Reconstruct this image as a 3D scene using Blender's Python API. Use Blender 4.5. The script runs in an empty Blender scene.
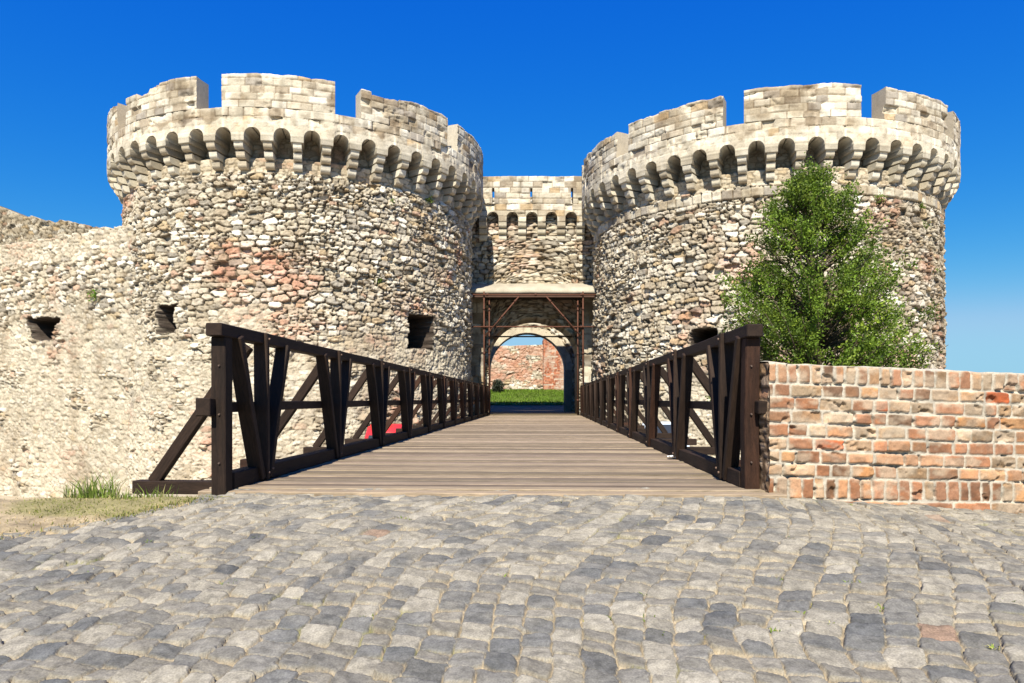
import bpy, bmesh, math, random
import numpy as np
from mathutils import Vector, Matrix

S = bpy.context.scene
COL = S.collection
rng = np.random.default_rng(7)
random.seed(7)

# ------------------------------------------------------------------ camera, world, sun, exposure
EYE = 0.72
FPX = 700.0
cam = bpy.data.cameras.new("camera")
cam_o = bpy.data.objects.new("camera", cam)
COL.objects.link(cam_o)
cam_o.location = (0, 0, EYE)
cam_o.rotation_euler = (math.radians(90), 0, 0)
cam.sensor_width = 36.0
cam.lens = FPX / 1024 * 36.0
cam.shift_y = (399 - 341.5) / 1024
cam.clip_start = 0.05
cam.clip_end = 3000
S.camera = cam_o

SUN_EL, SUN_AZ = 47.0, 6.5          # the light travels away from the camera and a little to the right
w = bpy.data.worlds.new("World")
S.world = w
w.use_nodes = True
nt = w.node_tree
nt.nodes.clear()
sky = nt.nodes.new("ShaderNodeTexSky")
sky.sky_type = 'NISHITA'
sky.sun_disc = False
sky.sun_elevation = math.radians(SUN_EL)
sky.sun_rotation = math.radians(180 + SUN_AZ)
sky.altitude = 100
sky.air_density = 1.0
sky.dust_density = 0.15
sky.ozone_density = 3.0
hsv = nt.nodes.new("ShaderNodeHueSaturation")
hsv.inputs['Saturation'].default_value = 1.3
sep = nt.nodes.new("ShaderNodeSeparateColor")
com = nt.nodes.new("ShaderNodeCombineColor")
# a polarising filter's deep blue: each channel gets its own contrast
for i, (gain, power, top) in enumerate(((.29, 1.85, 2.9), (.95, .97, 5.6), (4.35, .31, 8.0))):
    pw = nt.nodes.new("ShaderNodeMath"); pw.operation = 'POWER'; pw.inputs[1].default_value = power
    mu = nt.nodes.new("ShaderNodeMath"); mu.operation = 'MULTIPLY'; mu.inputs[1].default_value = gain
    nt.links.new(sep.outputs[i], pw.inputs[0]); mn = nt.nodes.new("ShaderNodeMath"); mn.operation = 'SMOOTH_MIN'; mn.inputs[1].default_value = top; mn.inputs[2].default_value = top * .5
    nt.links.new(pw.outputs[0], mu.inputs[0]); nt.links.new(mu.outputs[0], mn.inputs[0]); nt.links.new(mn.outputs[0], com.inputs[i])
bg = nt.nodes.new("ShaderNodeBackground")
bg.inputs[1].default_value = 0.063
wo = nt.nodes.new("ShaderNodeOutputWorld")
nt.links.new(sky.outputs[0], hsv.inputs['Color'])
nt.links.new(hsv.outputs[0], sep.inputs[0])
nt.links.new(com.outputs[0], bg.inputs[0])
nt.links.new(bg.outputs[0], wo.inputs[0])

sun = bpy.data.lights.new("sun", 'SUN')
sun.energy = 5.0
sun.angle = math.radians(0.5)
sun.color = (1.0, 0.935, 0.80)
sun_o = bpy.data.objects.new("sun", sun)
COL.objects.link(sun_o)
ce, se = math.cos(math.radians(SUN_EL)), math.sin(math.radians(SUN_EL))
ldir = Vector((math.sin(math.radians(SUN_AZ)) * ce, math.cos(math.radians(SUN_AZ)) * ce, -se))
sun_o.rotation_euler = ldir.to_track_quat('-Z', 'Y').to_euler()
sun_o.location = (-20, -60, 80)

S.view_settings.view_transform = 'Standard'
S.view_settings.look = 'None'
S.view_settings.exposure = 0.85
S.view_settings.gamma = 1.0
S.render.engine = 'CYCLES'
S.cycles.max_bounces = 6
S.cycles.diffuse_bounces = 1
S.cycles.use_denoising = True

# ------------------------------------------------------------------ numpy noise
def _h(ix, iy, seed=0):
    n = (ix.astype(np.int64) * 374761393 + iy.astype(np.int64) * 668265263 + int(seed) * 974634777) & 0xFFFFFFFF
    n = ((n ^ (n >> 13)) * 1274126177) & 0xFFFFFFFF
    n = ((n ^ (n >> 16)) * 2246822519) & 0xFFFFFFFF
    n = n ^ (n >> 15)
    return (n & 0xFFFFFF) / float(0x1000000)

def vnoise(x, y, seed=0):
    ix, iy = np.floor(x), np.floor(y)
    fx, fy = x - ix, y - iy
    ux, uy = fx * fx * (3 - 2 * fx), fy * fy * (3 - 2 * fy)
    a, b = _h(ix, iy, seed), _h(ix + 1, iy, seed)
    c, d = _h(ix, iy + 1, seed), _h(ix + 1, iy + 1, seed)
    return (a + (b - a) * ux) * (1 - uy) + (c + (d - c) * ux) * uy

def fbm(x, y, seed=0, o=4):
    s, a, t = 0.0, 0.5, 0.0
    for k in range(o):
        s = s + a * vnoise(x * 2 ** k + 17.3 * k, y * 2 ** k - 9.1 * k, seed + k)
        t += a
        a *= 0.5
    return s / t

def sstep(a, b, x):
    t = np.clip((x - a) / (b - a), 0, 1)
    return t * t * (3 - 2 * t)

def voronoi(x, y, cw, ch, jx=0.32, jy=0.25, p=2.6, seed=0):
    """staggered, jittered cells of cw x ch metres: (edge distance in metres, id noise 1..4, local offset)"""
    gy = np.floor(y / ch)
    F1 = np.full(x.shape, 1e9); F2 = np.full(x.shape, 1e9)
    I = np.zeros(x.shape); J = np.zeros(x.shape); LX = np.zeros(x.shape); LY = np.zeros(x.shape)
    for dj in (-1, 0, 1):
        j = gy + dj
        off = _h(j, j * 0 + 5, seed + 9)
        gx = np.floor(x / cw - off)
        for di in (-2, -1, 0, 1, 2):
            i = gx + di
            px = (i + off + 0.5 + jx * 2 * (_h(i, j, seed) - 0.5)) * cw
            py = (j + 0.5 + jy * 2 * (_h(i, j, seed + 1) - 0.5)) * ch
            sz = 0.8 + 0.45 * _h(i, j, seed + 2) if p > 4.2 else 0.66 + 0.72 * _h(i, j, seed + 2)
            dx, dy = (x - px) / cw, (y - py) / ch
            d = (np.abs(dx) ** p + np.abs(dy) ** p) ** (1 / p) / sz
            n1 = d < F1
            F2 = np.where(n1, F1, np.minimum(F2, d))
            I = np.where(n1, i, I); J = np.where(n1, j, J)
            LX = np.where(n1, dx, LX); LY = np.where(n1, dy, LY)
            F1 = np.where(n1, d, F1)
    e = (F2 - F1) * min(cw, ch)
    return e, _h(I, J, seed + 3), _h(I, J, seed + 4), _h(I, J, seed + 5), LX, LY

class Rows:
    """courses of blocks with random lengths: edge distance and ids"""
    def __init__(s, s0, s1, heights, z0, lmin, lmax, seed):
        r = np.random.default_rng(seed)
        s.z = z0 + np.concatenate([[0], np.cumsum(heights)])
        s.br = []
        for k in range(len(heights)):
            lo, hi = (lmin, lmax) if np.isscalar(lmin) else (lmin[k], lmax[k])
            b = [s0 - r.random() * hi]
            while b[-1] < s1 + hi:
                b.append(b[-1] + lo + (hi - lo) * r.random())
            s.br.append(np.array(b))
    def __call__(s, x, z, seed=0):
        row = np.clip(np.searchsorted(s.z, z) - 1, 0, len(s.br) - 1)
        e = np.minimum(z - s.z[row], s.z[row + 1] - z)
        ex = np.zeros_like(e); bid = np.zeros_like(e)
        for k, b in enumerate(s.br):
            m = row == k
            if not m.any(): continue
            xm = x[m]
            i = np.clip(np.searchsorted(b, xm) - 1, 0, len(b) - 2)
            ex[m] = np.minimum(xm - b[i], b[i + 1] - xm)
            bid[m] = i
        rad = 0.02
        ee = np.minimum(e, ex)
        cx, cy = np.maximum(rad - ex, 0), np.maximum(rad - e, 0)
        ee = np.where((cx > 0) & (cy > 0), rad - np.sqrt(cx * cx + cy * cy), ee)
        return ee, _h(bid, row.astype(float), seed + 3), _h(bid, row.astype(float), seed + 4), _h(bid, row.astype(float), seed + 5), row

def pick(r, pal):
    """palette of (weight, rgb): colour per id noise"""
    wts = np.cumsum([p[0] for p in pal]); wts = wts / wts[-1]
    k = np.clip(np.searchsorted(wts, r), 0, len(pal) - 1)
    return np.array([p[1] for p in pal])[k]

def mix(a, b, t):
    return a * (1 - t[..., None]) + b * t[..., None]

# ------------------------------------------------------------------ mesh building
class MB:
    def __init__(s):
        s.v = []; s.f = []; s.c = []; s.n = 0
    def add(s, verts, faces, col=(0.5, 0.5, 0.5)):
        verts = np.asarray(verts, float).reshape(-1, 3)
        c = np.asarray(col, float)
        if c.ndim == 1: c = np.tile(c, (len(verts), 1))
        s.v.append(verts); s.c.append(c.reshape(-1, 3))
        for a in (faces if isinstance(faces, list) else [faces]):
            s.f.append(np.asarray(a) + s.n)
        s.n += len(verts)
    def grid(s, P, C, mask=None, wrap=False):
        nr, nc = P.shape[:2]
        idx = np.arange(nr * nc).reshape(nr, nc)
        if wrap: idx = np.concatenate([idx, idx[:, :1]], 1)
        q = np.stack([idx[:-1, :-1], idx[:-1, 1:], idx[1:, 1:], idx[1:, :-1]], -1)
        q = q[mask] if mask is not None else q.reshape(-1, 4)
        s.add(P.reshape(-1, 3), q, C.reshape(-1, 3))
    def ngon(s, pts, col):
        s.add(pts, np.arange(len(pts))[None, :], col)
    def box(s, lo, hi, col=(0.5, 0.5, 0.5)):
        (a, b, c), (d, e, f) = lo, hi
        v = [(a, b, c), (d, b, c), (d, e, c), (a, e, c), (a, b, f), (d, b, f), (d, e, f), (a, e, f)]
        s.add(v, np.array([(0, 3, 2, 1), (4, 5, 6, 7), (0, 1, 5, 4), (1, 2, 6, 5), (2, 3, 7, 6), (3, 0, 4, 7)]), col)
    def tube(s, p0, p1, r0, r1=None, n=8, col=(0.5, 0.5, 0.5)):
        r1 = r0 if r1 is None else r1
        p0, p1 = np.array(p0, float), np.array(p1, float)
        d = p1 - p0; d /= np.linalg.norm(d)
        a = np.cross(d, (0, 0, 1) if abs(d[2]) < .9 else (1, 0, 0)); a /= np.linalg.norm(a); b = np.cross(d, a)
        t = np.linspace(0, 2 * np.pi, n, endpoint=False)
        ring = np.cos(t)[:, None] * a + np.sin(t)[:, None] * b
        v = np.concatenate([p0 + ring * r0, p1 + ring * r1])
        k = np.arange(n); k2 = (k + 1) % n
        s.add(v, [np.stack([k, k2, k2 + n, k + n], -1), k[::-1][None, :], (k + n)[None, :]], col)
    def build(s, name, mat, parent=None, smooth=True, loc=None):
        me = bpy.data.meshes.new(name)
        V = np.concatenate(s.v); C = np.concatenate(s.c)
        if parent is not None: V = V - np.array(parent_origin(parent))
        if loc is not None: V = V - np.array(loc)
        me.vertices.add(len(V)); me.vertices.foreach_set("co", V.astype(np.float32).ravel())
        li = np.concatenate([f.ravel() for f in s.f]).astype(np.int32)
        tot = np.concatenate([np.full(len(f), f.shape[1], np.int32) for f in s.f])
        st = np.concatenate([[0], np.cumsum(tot)[:-1]]).astype(np.int32)
        me.loops.add(len(li)); me.loops.foreach_set("vertex_index", li)
        me.polygons.add(len(tot)); me.polygons.foreach_set("loop_start", st); me.polygons.foreach_set("loop_total", tot)
        me.polygons.foreach_set("use_smooth", np.full(len(tot), smooth))
        a = me.attributes.new("col", 'FLOAT_COLOR', 'POINT')
        a.data.foreach_set("color", np.concatenate([C, np.ones((len(C), 1))], 1).astype(np.float32).ravel())
        me.update(calc_edges=True); me.validate()
        me.materials.append(mat)
        return link(name, me, parent, loc)

ORIGIN = {}
def parent_origin(o):
    t = Vector((0, 0, 0))
    while o is not None:
        t = t + o.location; o = o.parent
    return tuple(t)

def link(name, me, parent=None, loc=None):
    o = bpy.data.objects.new(name, me)
    COL.objects.link(o)
    if parent is not None: o.parent = parent
    if loc is not None: o.location = loc
    return o

def thing(name, label, cat, loc=(0, 0, 0), group=None):
    return tag(link(name, None, None, loc), label, cat, group)

def tag(o, label, cat, group=None):
    o["label"] = label; o["category"] = cat
    if group: o["group"] = group
    return o

def sub(name, parent):
    return link(name, None, parent)

def structure(o, kind="structure"):
    o["kind"] = kind
    return o

# ------------------------------------------------------------------ materials
def mat_attr(name, rough=0.9, n1=(6, 0.25), n2=(40, 0.2), bump=(60, 0.3, 0.01), spec=0.2, stretch=None, transl=0.0):
    m = bpy.data.materials.new(name); m.use_nodes = True
    t = m.node_tree; N = t.nodes; L = t.links
    b = N["Principled BSDF"]
    at = N.new("ShaderNodeAttribute"); at.attribute_name = "col"
    tc = N.new("ShaderNodeTexCoord")
    src = tc.outputs['Object']
    if stretch:
        mp = N.new("ShaderNodeMapping"); mp.inputs['Scale'].default_value = stretch
        L.new(src, mp.inputs[0]); src = mp.outputs[0]
    cur = at.outputs['Color']
    for sc, amt in (n1, n2):
        if not amt: continue
        nz = N.new("ShaderNodeTexNoise"); nz.inputs['Scale'].default_value = sc
        nz.inputs['Detail'].default_value = 6; nz.inputs['Roughness'].default_value = 0.65
        L.new(src, nz.inputs['Vector'])
        mr = N.new("ShaderNodeMapRange"); mr.inputs[1].default_value = 0.25; mr.inputs[2].default_value = 0.75
        mr.inputs[3].default_value = 1 - amt; mr.inputs[4].default_value = 1 + amt
        L.new(nz.outputs[0], mr.inputs[0])
        mx = N.new("ShaderNodeVectorMath"); mx.operation = 'SCALE'
        L.new(cur, mx.inputs[0]); L.new(mr.outputs[0], mx.inputs['Scale'])
        cur = mx.outputs[0]
    L.new(cur, b.inputs['Base Color'])
    b.inputs['Roughness'].default_value = rough
    b.inputs['Specular IOR Level'].default_value = spec
    if bump:
        nz = N.new("ShaderNodeTexNoise"); nz.inputs['Scale'].default_value = bump[0]
        nz.inputs['Detail'].default_value = 5; nz.inputs['Roughness'].default_value = 0.7
        L.new(src, nz.inputs['Vector'])
        bp = N.new("ShaderNodeBump"); bp.inputs['Strength'].default_value = bump[1]; bp.inputs['Distance'].default_value = bump[2]
        L.new(nz.outputs[0], bp.inputs['Height']); L.new(bp.outputs[0], b.inputs['Normal'])
    if transl:
        tr = N.new("ShaderNodeBsdfTranslucent"); L.new(cur, tr.inputs[0])
        ms = N.new("ShaderNodeMixShader"); ms.inputs[0].default_value = transl
        L.new(b.outputs[0], ms.inputs[1]); L.new(tr.outputs[0], ms.inputs[2])
        L.new(ms.outputs[0], N["Material Output"].inputs['Surface'])
    return m

def mat_plain(name, col, rough=0.5, metal=0.0, coat=0.0):
    m = bpy.data.materials.new(name); m.use_nodes = True
    b = m.node_tree.nodes["Principled BSDF"]
    nz = m.node_tree.nodes.new("ShaderNodeTexNoise"); nz.inputs['Scale'].default_value = 9
    rp = m.node_tree.nodes.new("ShaderNodeMapRange"); rp.inputs[3].default_value = rough * 0.8; rp.inputs[4].default_value = min(1, rough * 1.2)
    m.node_tree.links.new(nz.outputs[0], rp.inputs[0]); m.node_tree.links.new(rp.outputs[0], b.inputs['Roughness'])
    b.inputs['Base Color'].default_value = (*col, 1); b.inputs['Metallic'].default_value = metal
    b.inputs['Coat Weight'].default_value = coat
    return m

M_STONE = mat_attr("rubble_stone", n1=(4, 0.16), n2=(22, 0.24), bump=(38, 0.8, 0.03))
M_ASHLAR = mat_attr("dressed_stone", n1=(3, 0.14), n2=(20, 0.2), bump=(35, 0.5, 0.02))
M_BRICK = mat_attr("old_brick", n1=(14, 0.2), n2=(90, 0.22), bump=(120, 0.6, 0.006))
M_COBBLE = mat_attr("cobble_stone", rough=0.9, n1=(14, 0.28), n2=(110, 0.4), bump=(140, 0.9, 0.005), spec=0.12)
M_EARTH = mat_attr("dusty_earth", n1=(3, 0.25), n2=(40, 0.3), bump=(50, 0.6, 0.03))
M_TIMBER = mat_attr("tarred_timber", rough=0.7, n1=(2.2, 0.5), n2=(12, 0.5), bump=(30, 0.8, 0.008), spec=0.2, stretch=(6, 6, 0.8))
M_DECK = mat_attr("weathered_planks", rough=0.85, n1=(2, 0.25), n2=(7, 0.4), bump=(12, 0.8, 0.008), stretch=(0.7, 14, 6))
M_RUST = mat_attr("rusty_steel", rough=0.8, n1=(6, 0.3), n2=(50, 0.3), bump=(90, 0.3, 0.003), spec=0.4)
M_CONC = mat_attr("pale_concrete", n1=(1.5, 0.15), n2=(14, 0.18), bump=(30, 0.4, 0.01))
M_LEAF = mat_attr("leaf", rough=0.55, n1=(3, 0.2), n2=(20, 0.1), bump=None, spec=0.35, transl=0.35)
M_GRASS = mat_attr("grass_blade", rough=0.7, n1=(3, 0.2), n2=(20, 0.1), bump=None, transl=0.3)
M_BARK = mat_attr("bark", n1=(8, 0.3), n2=(40, 0.3), bump=(40, 0.8, 0.02))
M_GLASS = mat_plain("dark_glass", (0.03, 0.035, 0.04), 0.08)
M_RUBBER = mat_plain("rubber", (0.02, 0.02, 0.02), 0.8)
M_CHROME = mat_plain("bright_metal", (0.6, 0.6, 0.6), 0.3, 1.0)
M_REDP = mat_plain("red_paint", (0.55, 0.03, 0.025), 0.3, 0, 0.6)
M_WHITEP = mat_plain("pale_blue_paint", (0.62, 0.70, 0.78), 0.3, 0, 0.6)
M_LAMPR = mat_plain("red_lamp", (0.5, 0.02, 0.01), 0.2)
M_LAMPC = mat_plain("clear_lamp", (0.7, 0.7, 0.68), 0.15)
M_PAPER = mat_plain("paper", (0.8, 0.8, 0.78), 0.9)

# ------------------------------------------------------------------ surface functions (height, colour)
PAL = [(32, (.50, .435, .325)), (28, (.58, .52, .415)), (15, (.41, .345, .25)), (9, (.31, .275, .22)),
       (6, (.45, .345, .21)), (3, (.42, .285, .20)), (14, (.66, .615, .52))]
PAL_L = PAL
MORTAR = np.array((.15, .115, .078)); PLASTER = np.array((.51, .445, .335)); BRICKP = np.array((.40, .185, .115))

def rubble(x, z, seed=0, cw=0.40, ch=0.19, depth=0.17, plaster=None, pink=0.0, grey=None):
    wx = x + 0.10 * (fbm(x * 2.3, z * 2.3, seed + 31, 3) - .5) * 2
    wz = z + 0.07 * (fbm(x * 1.7, z * 2.1, seed + 41, 3) - .5) * 2 + 0.05 * np.sin(x * .7 + seed)
    e, r1, r2, r3, lx, ly = voronoi(wx, wz, cw, ch, .34, .24, 3.4, seed=seed)
    e2, q1, q2, q3, _, _ = voronoi(wx + 3.3, wz + 1.7, cw * .6, ch * .62, .34, .24, 3.4, seed=seed + 50)
    small = .75 * sstep(.54, .66, fbm(x * .8, z * .9, seed + 60, 3))
    use = small > _h(np.floor(x * 3), np.floor(z * 5), seed + 61)
    e = np.where(use, e2, e); r1 = np.where(use, q1, r1); r2 = np.where(use, q2, r2); r3 = np.where(use, q3, r3)
    e = e + 0.020 * (fbm(x * 12, z * 12, seed + 71, 4) - .5) * 2
    pl = np.zeros_like(x) if plaster is None else plaster * (1 - .75 * sstep(.54, .64, fbm(x * .8 + 3, z * 1.2, seed + 85, 4)))
    prof = sstep(.004, .024, e)
    fine = (fbm(x * 9, z * 9, seed + 80, 4) - .5)
    fac = np.abs(fbm(x * 5 + 9, z * 6, seed + 82, 3) - .5) + .6 * np.abs(fbm(x * 11, z * 12, seed + 83, 2) - .5)
    h = prof * depth * (.45 + .75 * r2) + (fine * .05 - fac * .10) * (.3 + prof)
    h = h + prof * (lx * (r3 - .5) * .06 + ly * (.25 - .7 * r1) * .09)
    hole = (r3 > .94) & (r1 > .3)
    h = np.where(hole, h - .16 * prof, h)
    col = pick(r1, PAL) * (0.86 + .28 * r3)[..., None]
    pk = np.clip(sstep(.56, .70, fbm((x - (3.4 if seed == 3 else 0)) * .42 + 5, z * .55, seed + 90, 4)) * pink, 0, 1)
    col = mix(col, BRICKP * (0.75 + .6 * r2)[..., None], pk * (.25 + .5 * (r3 > .45)))
    mort = np.broadcast_to(MORTAR, col.shape) * (0.75 + .5 * fbm(x * 3, z * 3, seed + 95, 3))[..., None]
    col = mix(mort, col, sstep(.004, .04, e))
    hp = .020 * prof * r2 + fine * .08 - fac * .055 + .035 * (fbm(x * 22, z * 24, seed + 84, 3) - .5) - .05 * sstep(.66, .74, fbm(x * 5.5, z * 7, seed + 98, 3))
    colp = mix(PLASTER * (0.66 + .62 * fbm(x * 5, z * 6, seed + 97, 4))[..., None], col, .10 + .38 * prof * (r2 > .55))
    h = h * (1 - pl) + hp * pl
    col = mix(col, colp, pl)
    col = col * (.84 + .32 * fbm(x * .35, z * .35, seed + 86, 3))[..., None]
    st = sstep(.50, .75, fbm(x * 1.3, z * .5, seed + 99, 4)) * .5
    col = mix(col, col * np.array((.62, .56, .50)), st)
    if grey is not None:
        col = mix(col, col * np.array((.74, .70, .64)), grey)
    return h, np.clip(col, .02, .85)

PAL_A = [(32, (.51, .455, .35)), (28, (.59, .54, .44)), (18, (.43, .37, .275)), (9, (.35, .29, .21)), (5, (.44, .33, .20)), (8, (.34, .30, .245))]
def ashlar(rows, x, z, seed=0, depth=.03, wear=1.0):
    x2 = x + .02 * (fbm(x * 4, z * 4, seed + 11, 2) - .5)
    z2 = z + .02 * (fbm(x * 1.1, z * 4, seed + 12, 2) - .5) * 2
    e, r1, r2, r3, row = rows(x2, z2, seed)
    e = e + .008 * (fbm(x * 18, z * 18, seed + 13, 2) - .5)
    prof = sstep(.0, .022, e)
    er = sstep(.60, .75, fbm(x * 1.5, z * 2.2, seed + 14, 4)) * wear
    fine = fbm(x * 7, z * 7, seed + 15, 4) - .5
    h = prof * depth * (.6 + .9 * r2) + fine * .035 - er * .07 * (r3 > .35) * (.4 + fbm(x * 10, z * 10, seed + 16, 3))
    h = np.where((r3 > .965) & (wear > .5), h - .09 * prof, h)
    col = pick(r1, PAL_A) * (0.86 + .28 * r3)[..., None]
    col = mix(np.broadcast_to(np.array((.20, .15, .10)), col.shape), col, sstep(-.004, .02, e))
    st = sstep(.52, .72, fbm(x * .9, z * 1.4, seed + 17, 4))
    col = mix(col, col * np.array((.60, .53, .45)), st * .75)
    sk = sstep(.52, .68, fbm(x * 2.2, z * .45, seed + 21, 4)) * sstep(.35, .6, fbm(x * 5, z * 3, seed + 22, 3))
    col = mix(col, col * np.array((.50, .47, .43)), sk * .6)
    dk = sstep(.58, .74, fbm(x * 3, z * 5, seed + 18, 4))
    col = mix(col, col * np.array((.55, .50, .46)), dk * .6)
    return h, np.clip(col, .02, .85)

def wall_loop(mb, mapf, s, zb, zt, T, nrow, hfun, wrap=False, caps=False, taper=True):
    """closed section swept along s: underside, displaced front, top, back"""
    n = len(s)
    zb = np.broadcast_to(zb, s.shape).astype(float); zt = np.broadcast_to(zt, s.shape).astype(float)
    f = np.linspace(0, 1, nrow)[:, None]
    Z = zb[None] * (1 - f) + zt[None] * f
    Sx = np.broadcast_to(s[None], Z.shape)
    H, C = hfun(Sx, Z)
    tT = np.full(n, T)
    rowsP = [mapf(s, zb, -tT), mapf(s, zb, -tT * .5)]
    rowsC = [C[0] * 1.0, C[0] * 1.0]
    P = mapf(Sx.ravel(), Z.ravel(), H.ravel()).reshape(nrow, n, 3)
    Cb = [rowsC[0], rowsC[1]] + [C[i] for i in range(nrow)]
    Pb = rowsP + [P[i] for i in range(nrow)]
    jit = .02 * (fbm(s * 3, s * 0 + 3, 5, 3) - .5)
    for k in (0.33, 0.66):
        Pb.append(mapf(s, zt + jit + .012 * np.sin(s * 9 + k * 20), -tT * k)); Cb.append(C[-1] * (.9 + .2 * _h(np.floor(s * 2.3), s * 0 + k, 3))[:, None])
    Pb += [mapf(s, zt, -tT), mapf(s, zb, -tT)]
    Cb += [C[-1], C[0]]
    P = np.stack(Pb); Cc = np.clip(np.stack(Cb), .02, .85)
    mb.grid(P, Cc, wrap=wrap)
    if caps:
        mb.ngon(P[:, 0], Cc[:, 0].mean(0)); mb.ngon(P[::-1, -1], Cc[:, -1].mean(0))

# ------------------------------------------------------------------ towers
R0, RP = 7.03, 7.66
NB = 50
def ray_on_circle(u, c, R):
    """angle (from the side facing the camera, towards +x) where image column u meets a circle"""
    d = np.array(((u - 512) / FPX, 1.0)); c = np.array(c)
    A = d @ d; B = -2 * d @ c; Cc = c @ c - R * R
    disc = max(B * B - 4 * A * Cc, 0)
    t = (-B - math.sqrt(disc)) / (2 * A)
    p = d * t
    return math.atan2(p[0] - c[0], -(p[1] - c[1])), p[1]

def theta_grid(front=118, step=0.0039, back=2.5):
    a = np.arange(-math.radians(front), math.radians(front), step)
    b = np.arange(math.radians(front), math.radians(360 - front), math.radians(back))
    return np.concatenate([a, b])

def corbel_mesh(mb, c, a, zs, seed):
    """three stepped, round-nosed blocks"""
    r = np.random.default_rng(seed)
    ca, sa = math.cos(a), math.sin(a)
    er, et = np.array((sa, -ca, 0)), np.array((ca, sa, 0))
    C = np.array((c[0], c[1], 0))
    for k in range(3):
        zt = zs - k * .285; zbq = zt - .222
        ro = RP - .01 - k * .17 + r.normal() * .008
        ri = R0 - .2
        hw = .148 + r.normal() * .006
        prof = [(ri, zt), (ro, zt)]
        for q in np.linspace(0, 1, 6):
            an = q * math.pi / 2
            prof.append((ro - .02 - .13 * (1 - math.cos(an)), zt - .09 - .132 * math.sin(an)))
        prof.append((ri, zbq))
        n = len(prof)
        L = np.array([C + er * p + et * -hw + np.array((0, 0, z)) for p, z in prof])
        Rr = np.array([C + er * p + et * hw + np.array((0, 0, z)) for p, z in prof])
        i = np.arange(n); j = (i + 1) % n
        col = np.array(PAL_A[int(r.integers(0, 3))][1]) * (0.85 + .3 * r.random())
        mb.add(np.concatenate([L, Rr]), [np.stack([i, i + n, j + n, j], -1), i[None, :], (i + n)[::-1][None, :]], col)

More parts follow.
